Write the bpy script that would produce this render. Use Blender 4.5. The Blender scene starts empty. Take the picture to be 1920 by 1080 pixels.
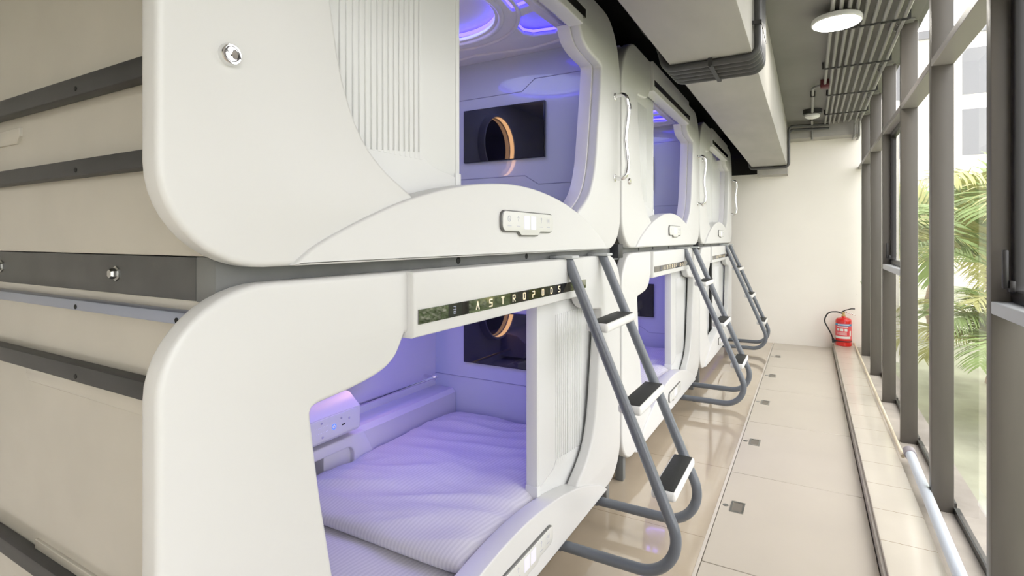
import bpy, bmesh, math, random
from mathutils import Vector, Matrix, noise

random.seed(7)
PI = math.pi
SC = bpy.context.scene
COL = SC.collection

# ------------------------------------------------------------------ materials
MATS = {}


def mat(name, color, rough=0.5, metal=0.0, spec=0.5, coat=0.0, ior=1.5, emit=None, es=0.0,
        var=0.0, vscale=4.0, bump=0.0, bscale=60.0, stretch=(1, 1, 1)):
    m = bpy.data.materials.new(name)
    m.use_nodes = True
    nt = m.node_tree
    b = nt.nodes['Principled BSDF']
    b.inputs['Base Color'].default_value = (*color, 1)
    b.inputs['Roughness'].default_value = rough
    b.inputs['Metallic'].default_value = metal
    b.inputs['Specular IOR Level'].default_value = spec
    b.inputs['IOR'].default_value = ior
    b.inputs['Coat Weight'].default_value = coat
    b.inputs['Coat Roughness'].default_value = 0.03
    if emit:
        b.inputs['Emission Color'].default_value = (*emit, 1)
        b.inputs['Emission Strength'].default_value = es
    if var or bump:
        tc = nt.nodes.new('ShaderNodeTexCoord')
        mp = nt.nodes.new('ShaderNodeMapping')
        mp.inputs['Scale'].default_value = stretch
        nt.links.new(tc.outputs['Object'], mp.inputs['Vector'])
    if var:
        n = nt.nodes.new('ShaderNodeTexNoise')
        n.inputs['Scale'].default_value = vscale
        n.inputs['Detail'].default_value = 4
        nt.links.new(mp.outputs['Vector'], n.inputs['Vector'])
        r = nt.nodes.new('ShaderNodeValToRGB')
        r.color_ramp.elements[0].position = 0.3
        r.color_ramp.elements[1].position = 0.7
        r.color_ramp.elements[0].color = (*[max(0, c * (1 - var)) for c in color], 1)
        r.color_ramp.elements[1].color = (*[min(1, c * (1 + var)) for c in color], 1)
        nt.links.new(n.outputs['Fac'], r.inputs['Fac'])
        nt.links.new(r.outputs['Color'], b.inputs['Base Color'])
    if bump:
        n2 = nt.nodes.new('ShaderNodeTexNoise')
        n2.inputs['Scale'].default_value = bscale
        n2.inputs['Detail'].default_value = 3
        nt.links.new(mp.outputs['Vector'], n2.inputs['Vector'])
        bp = nt.nodes.new('ShaderNodeBump')
        bp.inputs['Strength'].default_value = bump
        bp.inputs['Distance'].default_value = 0.002
        nt.links.new(n2.outputs['Fac'], bp.inputs['Height'])
        nt.links.new(bp.outputs['Normal'], b.inputs['Normal'])
    MATS[name] = m
    return m


WHITE = mat('white_plastic', (0.665, 0.668, 0.665), 0.38, bump=0.04, bscale=900)
WHITE2 = mat('white_door_plastic', (0.69, 0.70, 0.705), 0.32)
INTER = mat('interior_plastic', (0.70, 0.69, 0.73), 0.30)
ENDW = mat('glossy_blue_grey_panel', (0.50, 0.54, 0.63), 0.25, coat=1.0)
GROOVE = mat('groove_grey', (0.30, 0.32, 0.42), 0.5)
SIDEP = mat('cream_side_panel', (0.53, 0.50, 0.435), 0.22, var=0.08, vscale=2.2, coat=0.3)
STEEL = mat('grey_steel_paint', (0.17, 0.175, 0.175), 0.45, var=0.12, vscale=9, stretch=(1, 1, 1))
STEELD = mat('dark_steel_paint', (0.036, 0.036, 0.038), 0.5, var=0.15, vscale=8)
RAILM = mat('light_steel_rail', (0.30, 0.33, 0.42), 0.35, metal=0.5)
LADDER = mat('ladder_grey_paint', (0.125, 0.14, 0.165), 0.32, coat=0.25)
TREAD = mat('black_rubber_tread', (0.018, 0.019, 0.018), 0.62, bump=0.3, bscale=220)
LWHITE = mat('white_step_plastic', (0.76, 0.76, 0.75), 0.4)
LGREY = mat('light_grey_plastic', (0.50, 0.52, 0.53), 0.45)
CUPM = mat('worn_steel_cup', (0.30, 0.27, 0.23), 0.4, metal=0.6)
CHROME = mat('chrome', (0.82, 0.82, 0.82), 0.06, metal=1.0)
BRUSH = mat('brushed_steel', (0.45, 0.45, 0.44), 0.28, metal=1.0)
BLACK = mat('black_hole', (0.006, 0.006, 0.006), 0.7)
SIGN = mat('black_mirror_glass', (0.20, 0.20, 0.19), 0.03, metal=0.95)
SIGNB = mat('gloss_black', (0.012, 0.012, 0.014), 0.15)  # also colours the dark reflections painted on the sign strip
LETTER = mat('cream_letter', (0.85, 0.78, 0.62), 0.4, emit=(1, 0.88, 0.66), es=0.25)
SCREEN = mat('black_screen_glass', (0.004, 0.004, 0.007), 0.02, ior=1.7)
MIRROR = mat('dark_mirror', (0.25, 0.25, 0.3), 0.02, metal=1.0)
LEDB = mat('blue_led', (0.1, 0.1, 0.4), 0.5, emit=(0.07, 0.05, 1.0), es=7)
LEDV = mat('violet_led', (0.3, 0.25, 0.5), 0.5, emit=(0.30, 0.20, 1.0), es=4.5)
LEDW = mat('warm_led', (0.8, 0.6, 0.4), 0.5, emit=(1.0, 0.55, 0.26), es=10)
LAMP = mat('lamp_diffuser', (0.9, 0.9, 0.9), 0.5, emit=(1.0, 0.95, 0.86), es=40)
DISPL = mat('panel_display', (0.8, 0.8, 0.9), 0.3, emit=(0.75, 0.75, 1.0), es=0.12)
PANELF = mat('control_panel_face', (0.70, 0.71, 0.69), 0.3)
ICON = mat('icon_grey', (0.40, 0.42, 0.55), 0.5)
BLUEBTN = mat('blue_button_light', (0.1, 0.2, 0.8), 0.4, emit=(0.1, 0.25, 1.0), es=0.8)
SOCKET = mat('socket_brown', (0.28, 0.22, 0.20), 0.35)
WALLM = mat('white_wall_paint', (0.92, 0.885, 0.82), 0.75, var=0.02, vscale=1.5, bump=0.05, bscale=120)
CEILM = mat('grey_ceiling_paint', (0.205, 0.20, 0.192), 0.7, var=0.10, vscale=1.6, bump=0.15, bscale=30)
BEAMM = mat('grey_beam_paint', (0.40, 0.385, 0.36), 0.7, var=0.07, vscale=2.0, stretch=(3, 1, 3), bump=0.15, bscale=30)
VOID = mat('black_void_paint', (0.006, 0.006, 0.006), 0.8)
DUCT = mat('black_duct', (0.010, 0.010, 0.011), 0.35)
CONDUIT = mat('grey_conduit', (0.25, 0.245, 0.235), 0.42)
CONDUITD = mat('dark_conduit', (0.06, 0.06, 0.06), 0.33)
CLAMP = mat('dark_clamp', (0.03, 0.03, 0.03), 0.5)
COLUMN = mat('bronze_grey_steel', (0.098, 0.088, 0.076), 0.42, var=0.10, vscale=3, stretch=(6, 6, 0.6))
CASE = mat('black_casement', (0.014, 0.013, 0.013), 0.35)
TRANSOM = mat('transom_paint', (0.30, 0.28, 0.27), 0.4)
PVC = mat('pale_blue_pvc', (0.66, 0.72, 0.78), 0.3)
PVCC = mat('grey_pvc_collar', (0.33, 0.30, 0.32), 0.5)
CREAMP = mat('cream_pipe_paint', (0.70, 0.61, 0.45), 0.5)
SILL = mat('grey_sill_cement', (0.42, 0.38, 0.33), 0.8, var=0.15, vscale=6)
HATCH = mat('beige_hatch_board', (0.56, 0.505, 0.425), 0.30, var=0.025, vscale=3, bump=0.03, bscale=200)
STRIP = mat('pale_floor_strip', (0.62, 0.57, 0.50), 0.35)
RED = mat('red_enamel', (0.70, 0.014, 0.012), 0.22, coat=0.5)
REDD = mat('dark_red_band', (0.10, 0.015, 0.02), 0.5)
LABELR = mat('label_red', (0.78, 0.08, 0.10), 0.4)
LABELW = mat('label_white', (0.85, 0.84, 0.82), 0.5)
LABELB = mat('label_blue', (0.05, 0.30, 0.55), 0.5)
RIM = mat('dark_steel_rim', (0.20, 0.20, 0.20), 0.3, metal=0.8)
STEEL_SHADED = mat('shaded_grey_steel', (0.085, 0.085, 0.083), 0.5, var=0.15, vscale=9)  # grey steel darkened, shade of the end beam put into its colour
JUNCT = mat('near_black_steel', (0.016, 0.018, 0.024), 0.4)
BRASS = mat('brass', (0.70, 0.50, 0.22), 0.3, metal=1.0)
RUBBER = mat('black_hose_rubber', (0.012, 0.012, 0.014), 0.45)
TREELEAF = mat('palm_leaf', (0.26, 0.36, 0.12), 0.5, var=0.35, vscale=2.5)
TREELEAF2 = mat('palm_leaf_yellow', (0.46, 0.46, 0.17), 0.5, var=0.3, vscale=2.5)
TRUNK = mat('palm_trunk', (0.20, 0.15, 0.10), 0.9, var=0.3, vscale=14, stretch=(1, 1, 5))
BUILD = mat('pale_render', (0.80, 0.77, 0.71), 0.8, var=0.03)
BUILDG = mat('building_grey', (0.24, 0.245, 0.26), 0.5)
GROUND = mat('outside_ground', (0.44, 0.45, 0.34), 0.9, var=0.3, vscale=1.5)
HEDGE = mat('hedge_leaf', (0.13, 0.20, 0.05), 0.6, var=0.4, vscale=8)


def stripe_cloth():
    m = mat('striped_white_cotton', (0.80, 0.79, 0.80), 0.75)
    nt = m.node_tree
    b = nt.nodes['Principled BSDF']
    tc = nt.nodes.new('ShaderNodeTexCoord')
    w = nt.nodes.new('ShaderNodeTexWave')
    w.wave_type = 'BANDS'
    w.bands_direction = 'X'
    w.inputs['Scale'].default_value = 21
    w.inputs['Distortion'].default_value = 0.0
    mp = nt.nodes.new('ShaderNodeMapping')
    mp.inputs['Rotation'].default_value = (0, 0, 0.12)
    nt.links.new(tc.outputs['Object'], mp.inputs['Vector'])
    nt.links.new(mp.outputs['Vector'], w.inputs['Vector'])
    r = nt.nodes.new('ShaderNodeValToRGB')
    r.color_ramp.elements[0].position = 0.35
    r.color_ramp.elements[1].position = 0.65
    r.color_ramp.elements[0].color = (0.60, 0.59, 0.61, 1)
    r.color_ramp.elements[1].color = (0.67, 0.66, 0.67, 1)
    nt.links.new(w.outputs['Fac'], r.inputs['Fac'])
    nt.links.new(r.outputs['Color'], b.inputs['Base Color'])
    return m


CLOTH = stripe_cloth()


def grid_mat(name, color, line, sx, sy, ox, oy, lw, rough, coat=0.0):
    """tiles: joint lines every sx, sy in object space"""
    m = mat(name, color, rough, coat=coat)
    nt = m.node_tree
    b = nt.nodes['Principled BSDF']
    tc = nt.nodes.new('ShaderNodeTexCoord')
    sp = nt.nodes.new('ShaderNodeSeparateXYZ')
    nt.links.new(tc.outputs['Object'], sp.inputs[0])

    def math_(op, a, v=None):
        n = nt.nodes.new('ShaderNodeMath')
        n.operation = op
        if hasattr(a, 'links'):
            nt.links.new(a, n.inputs[0])
        else:
            n.inputs[0].default_value = a
        if v is not None:
            if hasattr(v, 'links'):
                nt.links.new(v, n.inputs[1])
            else:
                n.inputs[1].default_value = v
        return n.outputs[0]
    outs = []
    for ax, s, o in (('X', sx, ox), ('Y', sy, oy)):
        if not s:
            continue
        a = math_('ADD', sp.outputs[ax], 100 * s - o)
        f = math_('MODULO', a, s)
        outs.append(math_('LESS_THAN', f, lw))
    fac = outs[0] if len(outs) == 1 else math_('MAXIMUM', outs[0], outs[1])
    n = nt.nodes.new('ShaderNodeTexNoise')
    n.inputs['Scale'].default_value = 2.5
    n.inputs['Detail'].default_value = 5
    nt.links.new(tc.outputs['Object'], n.inputs['Vector'])
    r = nt.nodes.new('ShaderNodeValToRGB')
    r.color_ramp.elements[0].position = 0.3
    r.color_ramp.elements[1].position = 0.7
    r.color_ramp.elements[0].color = (*[c * 0.94 for c in color], 1)
    r.color_ramp.elements[1].color = (*[c * 1.05 for c in color], 1)
    nt.links.new(n.outputs['Fac'], r.inputs['Fac'])
    mx = nt.nodes.new('ShaderNodeMixRGB')
    nt.links.new(fac, mx.inputs[0])
    nt.links.new(r.outputs['Color'], mx.inputs[1])
    mx.inputs[2].default_value = (*line, 1)
    nt.links.new(mx.outputs[0], b.inputs['Base Color'])
    return m


FLOORT = grid_mat('glossy_beige_tile', (0.52, 0.435, 0.33), (0.30, 0.24, 0.17), 0.8, 0.8, -0.4, 0.85, 0.004, 0.07, 0.6)
KERBT = grid_mat('cream_kerb_tile', (0.70, 0.645, 0.54), (0.40, 0.32, 0.22), 0, 0.3, 0, 0.27, 0.004, 0.25)


def glass_mat():
    m = bpy.data.materials.new('window_glass')
    m.use_nodes = True
    nt = m.node_tree
    nt.nodes.clear()
    out = nt.nodes.new('ShaderNodeOutputMaterial')
    mix = nt.nodes.new('ShaderNodeMixShader')
    tr = nt.nodes.new('ShaderNodeBsdfTransparent')
    tr.inputs[0].default_value = (0.985, 0.985, 0.985, 1)
    gl = nt.nodes.new('ShaderNodeBsdfGlossy')
    gl.inputs['Roughness'].default_value = 0.02
    fr = nt.nodes.new('ShaderNodeFresnel')
    fr.inputs['IOR'].default_value = 1.35
    ge = nt.nodes.new('ShaderNodeNewGeometry')
    sb = nt.nodes.new('ShaderNodeMath')
    sb.operation = 'SUBTRACT'
    sb.use_clamp = True
    nt.links.new(fr.outputs[0], sb.inputs[0])
    nt.links.new(ge.outputs['Backfacing'], sb.inputs[1])
    nt.links.new(sb.outputs[0], mix.inputs[0])
    nt.links.new(tr.outputs[0], mix.inputs[1])
    nt.links.new(gl.outputs[0], mix.inputs[2])
    nt.links.new(mix.outputs[0], out.inputs[0])
    return m


GLASS = glass_mat()

# ------------------------------------------------------------------ helpers


def finish(name, me, m, parent=None, smooth=None, loc=None):
    if m is not None and not me.materials:
        me.materials.append(m)
    if smooth is not None:
        for p in me.polygons:
            p.use_smooth = True
        me.set_sharp_from_angle(angle=math.radians(smooth))
    o = bpy.data.objects.new(name, me)
    COL.objects.link(o)
    if loc is not None:
        o.location = loc
    if parent is not None:
        o.parent = parent
    return o


def bm_obj(name, bm, m, parent=None, smooth=None):
    me = bpy.data.meshes.new(name)
    bmesh.ops.recalc_face_normals(bm, faces=bm.faces[:])
    bm.to_mesh(me)
    bm.free()
    return finish(name, me, m, parent, smooth)


def add_box(bm, a, b, bev=0.0, seg=2, mi=0):
    t = bmesh.new()
    x0, y0, z0 = (min(p, q) for p, q in zip(a, b))
    x1, y1, z1 = (max(p, q) for p, q in zip(a, b))
    bmesh.ops.create_cube(t, size=1)
    for v in t.verts:
        v.co = Vector((x0 + (v.co.x + .5) * (x1 - x0), y0 + (v.co.y + .5) * (y1 - y0), z0 + (v.co.z + .5) * (z1 - z0)))
    if bev:
        bmesh.ops.bevel(t, geom=t.edges[:], offset=bev, segments=seg, profile=0.5, affect='EDGES')
    merge(bm, t, mi)


def merge(bm, t, mi=0):
    vm = {v: bm.verts.new(v.co) for v in t.verts}
    for f in t.faces:
        try:
            nf = bm.faces.new([vm[v] for v in f.verts])
            nf.material_index = mi
        except ValueError:
            pass
    t.free()


def box(name, a, b, m, parent=None, bev=0.0, seg=2):
    bm = bmesh.new()
    add_box(bm, a, b, bev, seg)
    return bm_obj(name, bm, m, parent, 40 if bev else None)


def fillet(pts, r, n=8):
    pts = [Vector(p) for p in pts]
    out = [pts[0]]
    for i in range(1, len(pts) - 1):
        p, a, b = pts[i], pts[i - 1], pts[i + 1]
        rr = r[i] if isinstance(r, (list, tuple)) else r
        d1, d2 = (a - p), (b - p)
        l1, l2 = d1.length, d2.length
        d1.normalize()
        d2.normalize()
        ang = d1.angle(d2)
        if rr <= 0 or ang > PI - 0.01:
            out.append(p)
            continue
        t = min(rr / math.tan(ang / 2), l1 * .49 if i > 1 else l1 * .98, l2 * .49 if i < len(pts) - 2 else l2 * .98)
        rr = t * math.tan(ang / 2)
        c = p + (d1 + d2).normalized() * (rr / math.sin(ang / 2))
        s, e = p + d1 * t, p + d2 * t
        vs, ve = s - c, e - c
        for k in range(n + 1):
            f = k / n
            th = vs.angle(ve)
            v = (vs * math.sin((1 - f) * th) + ve * math.sin(f * th)) / math.sin(th)
            out.append(c + v)
    out.append(pts[-1])
    return out


def add_tube(bm, pts, r, seg=14, mi=0, cap=True):
    pts = [Vector(p) for p in pts]
    n = len(pts)
    T = [(pts[min(i + 1, n - 1)] - pts[max(i - 1, 0)]).normalized() for i in range(n)]
    ref = Vector((0, 0, 1)) if abs(T[0].z) < 0.9 else Vector((0, 1, 0))
    N = (ref - T[0] * ref.dot(T[0])).normalized()
    rings = []
    for i in range(n):
        N = (N - T[i] * N.dot(T[i])).normalized()
        B = T[i].cross(N)
        rr = r[i] if isinstance(r, (list, tuple)) else r
        rings.append([bm.verts.new(pts[i] + (N * math.cos(2 * PI * k / seg) + B * math.sin(2 * PI * k / seg)) * rr) for k in range(seg)])
    for i in range(n - 1):
        for k in range(seg):
            f = bm.faces.new([rings[i][k], rings[i][(k + 1) % seg], rings[i + 1][(k + 1) % seg], rings[i + 1][k]])
            f.material_index = mi
    if cap:
        bm.faces.new(rings[0][::-1]).material_index = mi
        bm.faces.new(rings[-1]).material_index = mi


def tube(name, pts, r, m, parent=None, seg=14, cap=True):
    bm = bmesh.new()
    add_tube(bm, pts, r, seg, 0, cap)
    return bm_obj(name, bm, m, parent, 50)


def add_lathe(bm, prof, origin=(0, 0, 0), axis='Z', seg=32, mi=0, caps=True):
    o = Vector(origin)
    rings = []
    for r, h in prof:
        ring = []
        for k in range(seg):
            c, s = math.cos(2 * PI * k / seg) * r, math.sin(2 * PI * k / seg) * r
            v = {'Z': (c, s, h), 'X': (h, c, s), 'Y': (s, h, c)}[axis]
            ring.append(bm.verts.new(o + Vector(v)))
        rings.append(ring)
    for i in range(len(rings) - 1):
        for k in range(seg):
            bm.faces.new([rings[i][k], rings[i][(k + 1) % seg], rings[i + 1][(k + 1) % seg], rings[i + 1][k]]).material_index = mi
    if caps and prof[0][0] > 1e-5:
        bm.faces.new(rings[0][::-1]).material_index = mi
    if caps and prof[-1][0] > 1e-5:
        bm.faces.new(rings[-1]).material_index = mi


def lathe(name, prof, origin, axis, m, parent=None, seg=32, smooth=40, caps=True):
    bm = bmesh.new()
    add_lathe(bm, prof, origin, axis, seg, 0, caps)
    return bm_obj(name, bm, m, parent, smooth)


def area2(p):
    return sum(p[i][0] * p[(i + 1) % len(p)][1] - p[(i + 1) % len(p)][0] * p[i][1] for i in range(len(p)))


def plate(name, outer, holes, x0, x1, m, parent=None, bev=0.0, axis='X', smooth=35, res=2):
    """a flat outline in (u, w) given real thickness x0..x1 with rounded edges; axis X: (x, u, w); axis Z: (u, w, z); axis Y: (u, -y, w)"""
    cu = bpy.data.curves.new('c', 'CURVE')
    cu.dimensions = '2D'
    cu.fill_mode = 'BOTH'
    cu.extrude = max((x1 - x0) / 2 - bev, 1e-4)
    cu.bevel_depth = bev
    cu.bevel_resolution = res
    for k, lp in enumerate([outer] + list(holes)):
        lp = list(lp)
        if (area2(lp) > 0) != (k == 0):
            lp.reverse()
        s = cu.splines.new('POLY')
        s.points.add(len(lp) - 1)
        for p, q in zip(s.points, lp):
            p.co = (q[0], q[1], 0, 1)
        s.use_cyclic_u = True
    cu.offset = -bev
    o = bpy.data.objects.new('c', cu)
    COL.objects.link(o)
    dg = bpy.context.evaluated_depsgraph_get()
    dg.update()
    me = bpy.data.meshes.new_from_object(o.evaluated_get(dg))
    bpy.data.objects.remove(o)
    bpy.data.curves.remove(cu)
    me.name = name
    mid = (x0 + x1) / 2
    if axis == 'X':
        M = Matrix(((0, 0, 1, mid), (1, 0, 0, 0), (0, 1, 0, 0), (0, 0, 0, 1)))
    elif axis == 'Y':
        M = Matrix(((1, 0, 0, 0), (0, 0, -1, mid), (0, 1, 0, 0), (0, 0, 0, 1)))
    else:
        M = Matrix.Translation((0, 0, mid))
    me.transform(M)
    bm = bmesh.new()
    bm.from_mesh(me)
    bmesh.ops.remove_doubles(bm, verts=bm.verts[:], dist=1e-5)
    bmesh.ops.recalc_face_normals(bm, faces=bm.faces[:])
    bm.to_mesh(me)
    bm.free()
    me.materials.clear()
    return finish(name, me, m, parent, smooth)


def tag(o, label, cat=None, group=None, kind=None):
    o['label'] = label
    if cat:
        o['category'] = cat
    if group:
        o['group'] = group
    if kind:
        o['kind'] = kind
    return o


def thing(name, label, cat, loc=(0, 0, 0), group=None):
    o = bpy.data.objects.new(name, None)
    o.empty_display_size = 0.1
    COL.objects.link(o)
    o.location = loc
    return tag(o, label, cat, group)


def struct(o, label, cat):
    return tag(o, label, cat, None, 'structure')


def copy_tree(o, parent=None):
    c = o.copy()
    COL.objects.link(c)
    if parent is not None:
        c.parent = parent
    for ch in list(o.children):
        copy_tree(ch, c)
    return c


def smoothline(pts, n=6, closed=False):
    """Catmull-Rom through points"""
    P = [Vector((p[0], p[1], 0)) for p in pts]
    out = []
    L = len(P)
    for i in range(L - 1):
        p0, p1, p2, p3 = P[max(i - 1, 0)], P[i], P[i + 1], P[min(i + 2, L - 1)]
        for k in range(n):
            t = k / n
            v = 0.5 * ((2 * p1) + (-p0 + p2) * t + (2 * p0 - 5 * p1 + 4 * p2 - p3) * t * t + (-p0 + 3 * p1 - 3 * p2 + p3) * t ** 3)
            out.append((v.x, v.y))
    out.append((P[-1].x, P[-1].y))
    return out


def rrect(u0, w0, u1, w1, r, n=5):
    out = []
    for cx, cy, a0 in ((u1 - r, w0 + r, -90), (u1 - r, w1 - r, 0), (u0 + r, w1 - r, 90), (u0 + r, w0 + r, 180)):
        for k in range(n + 1):
            a = math.radians(a0 + 90 * k / n)
            out.append((cx + r * math.cos(a), cy + r * math.sin(a)))
    return out


# ------------------------------------------------------------------ camera (eye 1.32 m above the floor, looking along the capsule row)
F = 992.0
cam_d = bpy.data.cameras.new('camera')
cam = bpy.data.objects.new('camera', cam_d)
COL.objects.link(cam)
cam_d.sensor_width = 36
cam_d.lens = F / 1920 * 36
cam_d.shift_y = -(540 - 447) / 1920
cam_d.clip_start = 0.02
yaw = math.atan((1517 - 960) / F)
cam.location = (0, 0, 1.32)
cam.rotation_euler = (PI / 2, 0, yaw)
SC.camera = cam

# ------------------------------------------------------------------ room shell
YB = 7.45      # wall at the far end
YN = -2.6      # near end
ZC = 2.68
struct(box('floor', (-2.2, YN, -0.12), (-0.40, YB, 0.0), FLOORT), 'glossy beige tiled floor under and before the sleeping capsules', 'floor')
struct(box('floor_base', (-0.40, YN, -0.12), (0.75, YB, -0.025), SILL), 'cement floor base below the beige hatches', 'floor')
struct(box('trim_1', (-0.40, YN, -0.025), (-0.387, YB, 0.001), STRIP), 'thin pale strip between glossy tiles and floor hatches', 'floor trim')
struct(box('wall_back', (-2.2, YB, -0.1), (0.9, YB + 0.12, 2.9), WALLM), 'plain white wall at the far end of the corridor', 'wall')
struct(box('wall_left', (-2.3, YN, -0.1), (-2.2, YB, 2.9), WALLM), 'white wall behind the row of capsules', 'wall')
struct(box('wall_front', (-2.2, YN - 0.12, -0.1), (0.9, YN, 2.9), WALLM), 'white wall behind the viewer', 'wall')
struct(box('ceiling', (-0.60, YN, ZC), (0.62, YB, ZC + 0.12), CEILM), 'grey painted concrete ceiling above the corridor', 'ceiling')
struct(box('ceiling_void', (-2.2, YN, ZC), (-0.60, YB, ZC + 0.12), VOID), 'black painted ceiling above the capsules', 'ceiling')
struct(box('ceiling_beam', (-0.605, YN, 2.18), (-0.228, YB - 0.25, ZC), BEAMM, bev=0.006), 'long grey concrete beam running along the corridor ceiling', 'beam')
bm = bmesh.new()
add_box(bm, (-0.56, YB - 0.25, 2.10), (-0.228, YB, ZC))
add_box(bm, (-0.228, YB - 0.25, 2.515), (0.50, YB, ZC))
struct(bm_obj('ceiling_cross_beam', bm, BEAMM), 'grey concrete cross beam against the far white wall', 'beam')
bm = bmesh.new()
add_box(bm, (-2.2, YB - 0.02, 2.14), (-0.56, YB, ZC))
struct(bm_obj('trim_2', bm, VOID), 'black painted band on far wall above the capsules', 'wall trim')
struct(box('ledge_kerb', (0.258, YN, -0.02), (0.45, YB, 0.067), KERBT, bev=0.006), 'raised cream tiled ledge along the windows', 'ledge')
struct(box('trim_3', (0.246, YN, -0.024), (0.258, YB, 0.050), SILL), 'grey edge strip along the tiled ledge', 'ledge trim')
struct(box('window_sill', (0.45, YN, -0.02), (0.72, YB, 0.035), SILL), 'dusty cement sill below the windows', 'sill')

# hatches: liftable boards with a pull handle and lock
hatch_y = [-1.53 + 0.95 * k for k in range(10)]
names = {2: 'bare beige floor hatch by the viewer, before the first handle in view', 3: 'beige floor hatch at the near bottom edge of the picture',
         4: 'large beige floor hatch with the most visible steel pull handle',
         5: 'beige floor hatch second from the viewer with visible handle', 6: 'beige floor hatch beside the foot of the middle ladder',
         7: 'beige floor hatch just beyond the middle ladder', 8: 'beige floor hatch beside the farthest ladder', 9: 'beige floor hatch against the far white wall'}
for k, y0 in enumerate(hatch_y):
    if k < 2:
        continue
    y1 = min(y0 + 0.95, YB)
    t = thing('floor_hatch', names[k], 'floor hatch', (-0.07, (y0 + y1) / 2, -0.025), 'floor hatches along the corridor')
    h = (y1 - y0) / 2
    box('board', (-0.314, -h + 0.002, 0), (0.312, h - 0.002, 0.0255), HATCH, t, bev=0.0015, seg=1)
    if y1 - y0 > 0.6:
        bm = bmesh.new()
        fr = rrect(-0.268, -0.0, -0.205, 0.115, 0.004)
        inn = rrect(-0.259, 0.012, -0.214, 0.103, 0.004)
        p = plate('pull_handle', fr, [inn], 0.0255, 0.0285, BRUSH, t, axis='Z')
        bm.free()
        q = box('cup', (-0.259, 0.012, 0.0254), (-0.214, 0.103, 0.0262), CUPM, p)
        lathe('lock', [(0.0, 0.0255), (0.013, 0.0255), (0.013, 0.028), (0.010, 0.0285), (0.0, 0.0285)], (-0.29, 0.055, 0), 'Z', BRUSH, t, 16)

# ------------------------------------------------------------------ windows on the right
COLY = [2.215 + 0.945 * k for k in range(-5, 6)]
colnames = ['dark steel window column %s' % s for s in
            ('farthest behind the viewer', 'well behind the viewer', 'behind the viewer', 'just behind the viewer', 'just outside the right edge of the picture',
             'cropped by the right edge of the picture', 'with palm fronds on both sides', 'in front of the far black casement', 'behind the far black casement',
             'second from the far white wall', 'closest to the far white wall')]
struct(box('added_pier', (0.50, COLY[3] + 0.052, -0.02), (0.72, COLY[4], ZC + 0.05), WALLM), 'added unseen white pier beside the viewer, blocking window light', 'wall')  # added out of view to cut window light on the near fascia
for k, y in enumerate(COLY):
    o = box('trim_%d' % (k + 4), (0.505, y, 0.03), (0.590, y + 0.052, ZC + 0.05), COLUMN, bev=0.003)
    struct(o, colnames[k], 'window column')
    # angle plate bolted to the slab edge
    if k >= 4:
        t = thing('anchor_plate', 'bolted anchor plate above the %s' % colnames[k].replace('dark steel ', '').replace('just outside the right edge of the picture', 'outside the picture').replace('cropped by the right edge of the picture', 'at the right picture edge'), 'anchor plate', (0.47, y - 0.06, ZC), 'anchor plates along the ceiling edge')
        box('plate', (-0.02, 0, -0.012), (0.10, 0.17, 0), CEILM, t, bev=0.002)
        for dy in (0.03, 0.14):
            lathe('bolt', [(0, -0.012), (0.014, -0.012), (0.014, -0.016), (0.010, -0.017), (0.010, -0.026), (0.004, -0.028), (0.004, -0.036), (0, -0.037)], (0.02, dy, 0), 'Z', BRUSH, t, 12)
bays = list(zip([YN] + [y + 0.052 for y in COLY], COLY + [YB]))
for k, (a, b) in enumerate(bays):
    n = k + 1
    if k == 4:
        continue
    w = bpy.data.objects.new('window_%d' % n, None)
    COL.objects.link(w)
    w.location = (0.58, (a + b) / 2, 0.035)
    struct(w, 'window bay %d of clear glass counted from the near end' % n, 'window')
    h = (b - a) / 2
    bm = bmesh.new()
    add_box(bm, (0.012, -h - 0.025, 0), (0.018, h + 0.025, 2.69))
    bm_obj('glass', bm, GLASS, w)
    bm = bmesh.new()
    add_box(bm, (-0.075, -h, 2.10), (0.01, h, 2.135), 0.002, 1)
    bm_obj('transom', bm, TRANSOM, w, 40)
    bm = bmesh.new()
    add_box(bm, (0.008, -h, 0), (0.03, h, 0.03))
    bm_obj('bottom_rail', bm, CASE, w)
    if k in (5, 8):   # opening casements with black frames
        bm = bmesh.new()
        add_box(bm, (-0.075, -h, 1.045), (0.01, h, 1.085), 0.002, 1)
        bm_obj('mid_rail', bm, LGREY, w, 40)
        fr = rrect(-h, 1.085, h, 2.10, 0.02)
        inn = rrect(-h + 0.035, 1.12, h - 0.035, 2.065, 0.02)
        plate('casement_frame', fr, [inn], -0.028, 0.008, CASE, w, bev=0.003)
        bm = bmesh.new()
        add_box(bm, (-0.045, h - 0.06, 1.12), (-0.03, h - 0.035, 1.155), 0.003)
        add_box(bm, (-0.06, h - 0.055, 1.13), (-0.045, h - 0.04, 1.25), 0.004)
        bm_obj('casement_latch', bm, CASE, w, 40)

# ------------------------------------------------------------------ sleeping capsules
W = 2.23
FX = -0.85


def outline(H, top, bot=(0.185, 0.17), W=W, n=12):
    out = []
    for cx, cy, ru, rw, a0 in ((W - bot[0], bot[1], bot[0], bot[1], -90), (W - top[0], H - top[1], top[0], top[1], 0),
                               (top[0], H - top[1], top[0], top[1], 90), (bot[0], bot[1], bot[0], bot[1], 180)):
        for k in range(n + 1):
            a = math.radians(a0 + 90 * k / n)
            out.append((cx + ru * math.cos(a), cy + rw * math.sin(a)))
    return out


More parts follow.
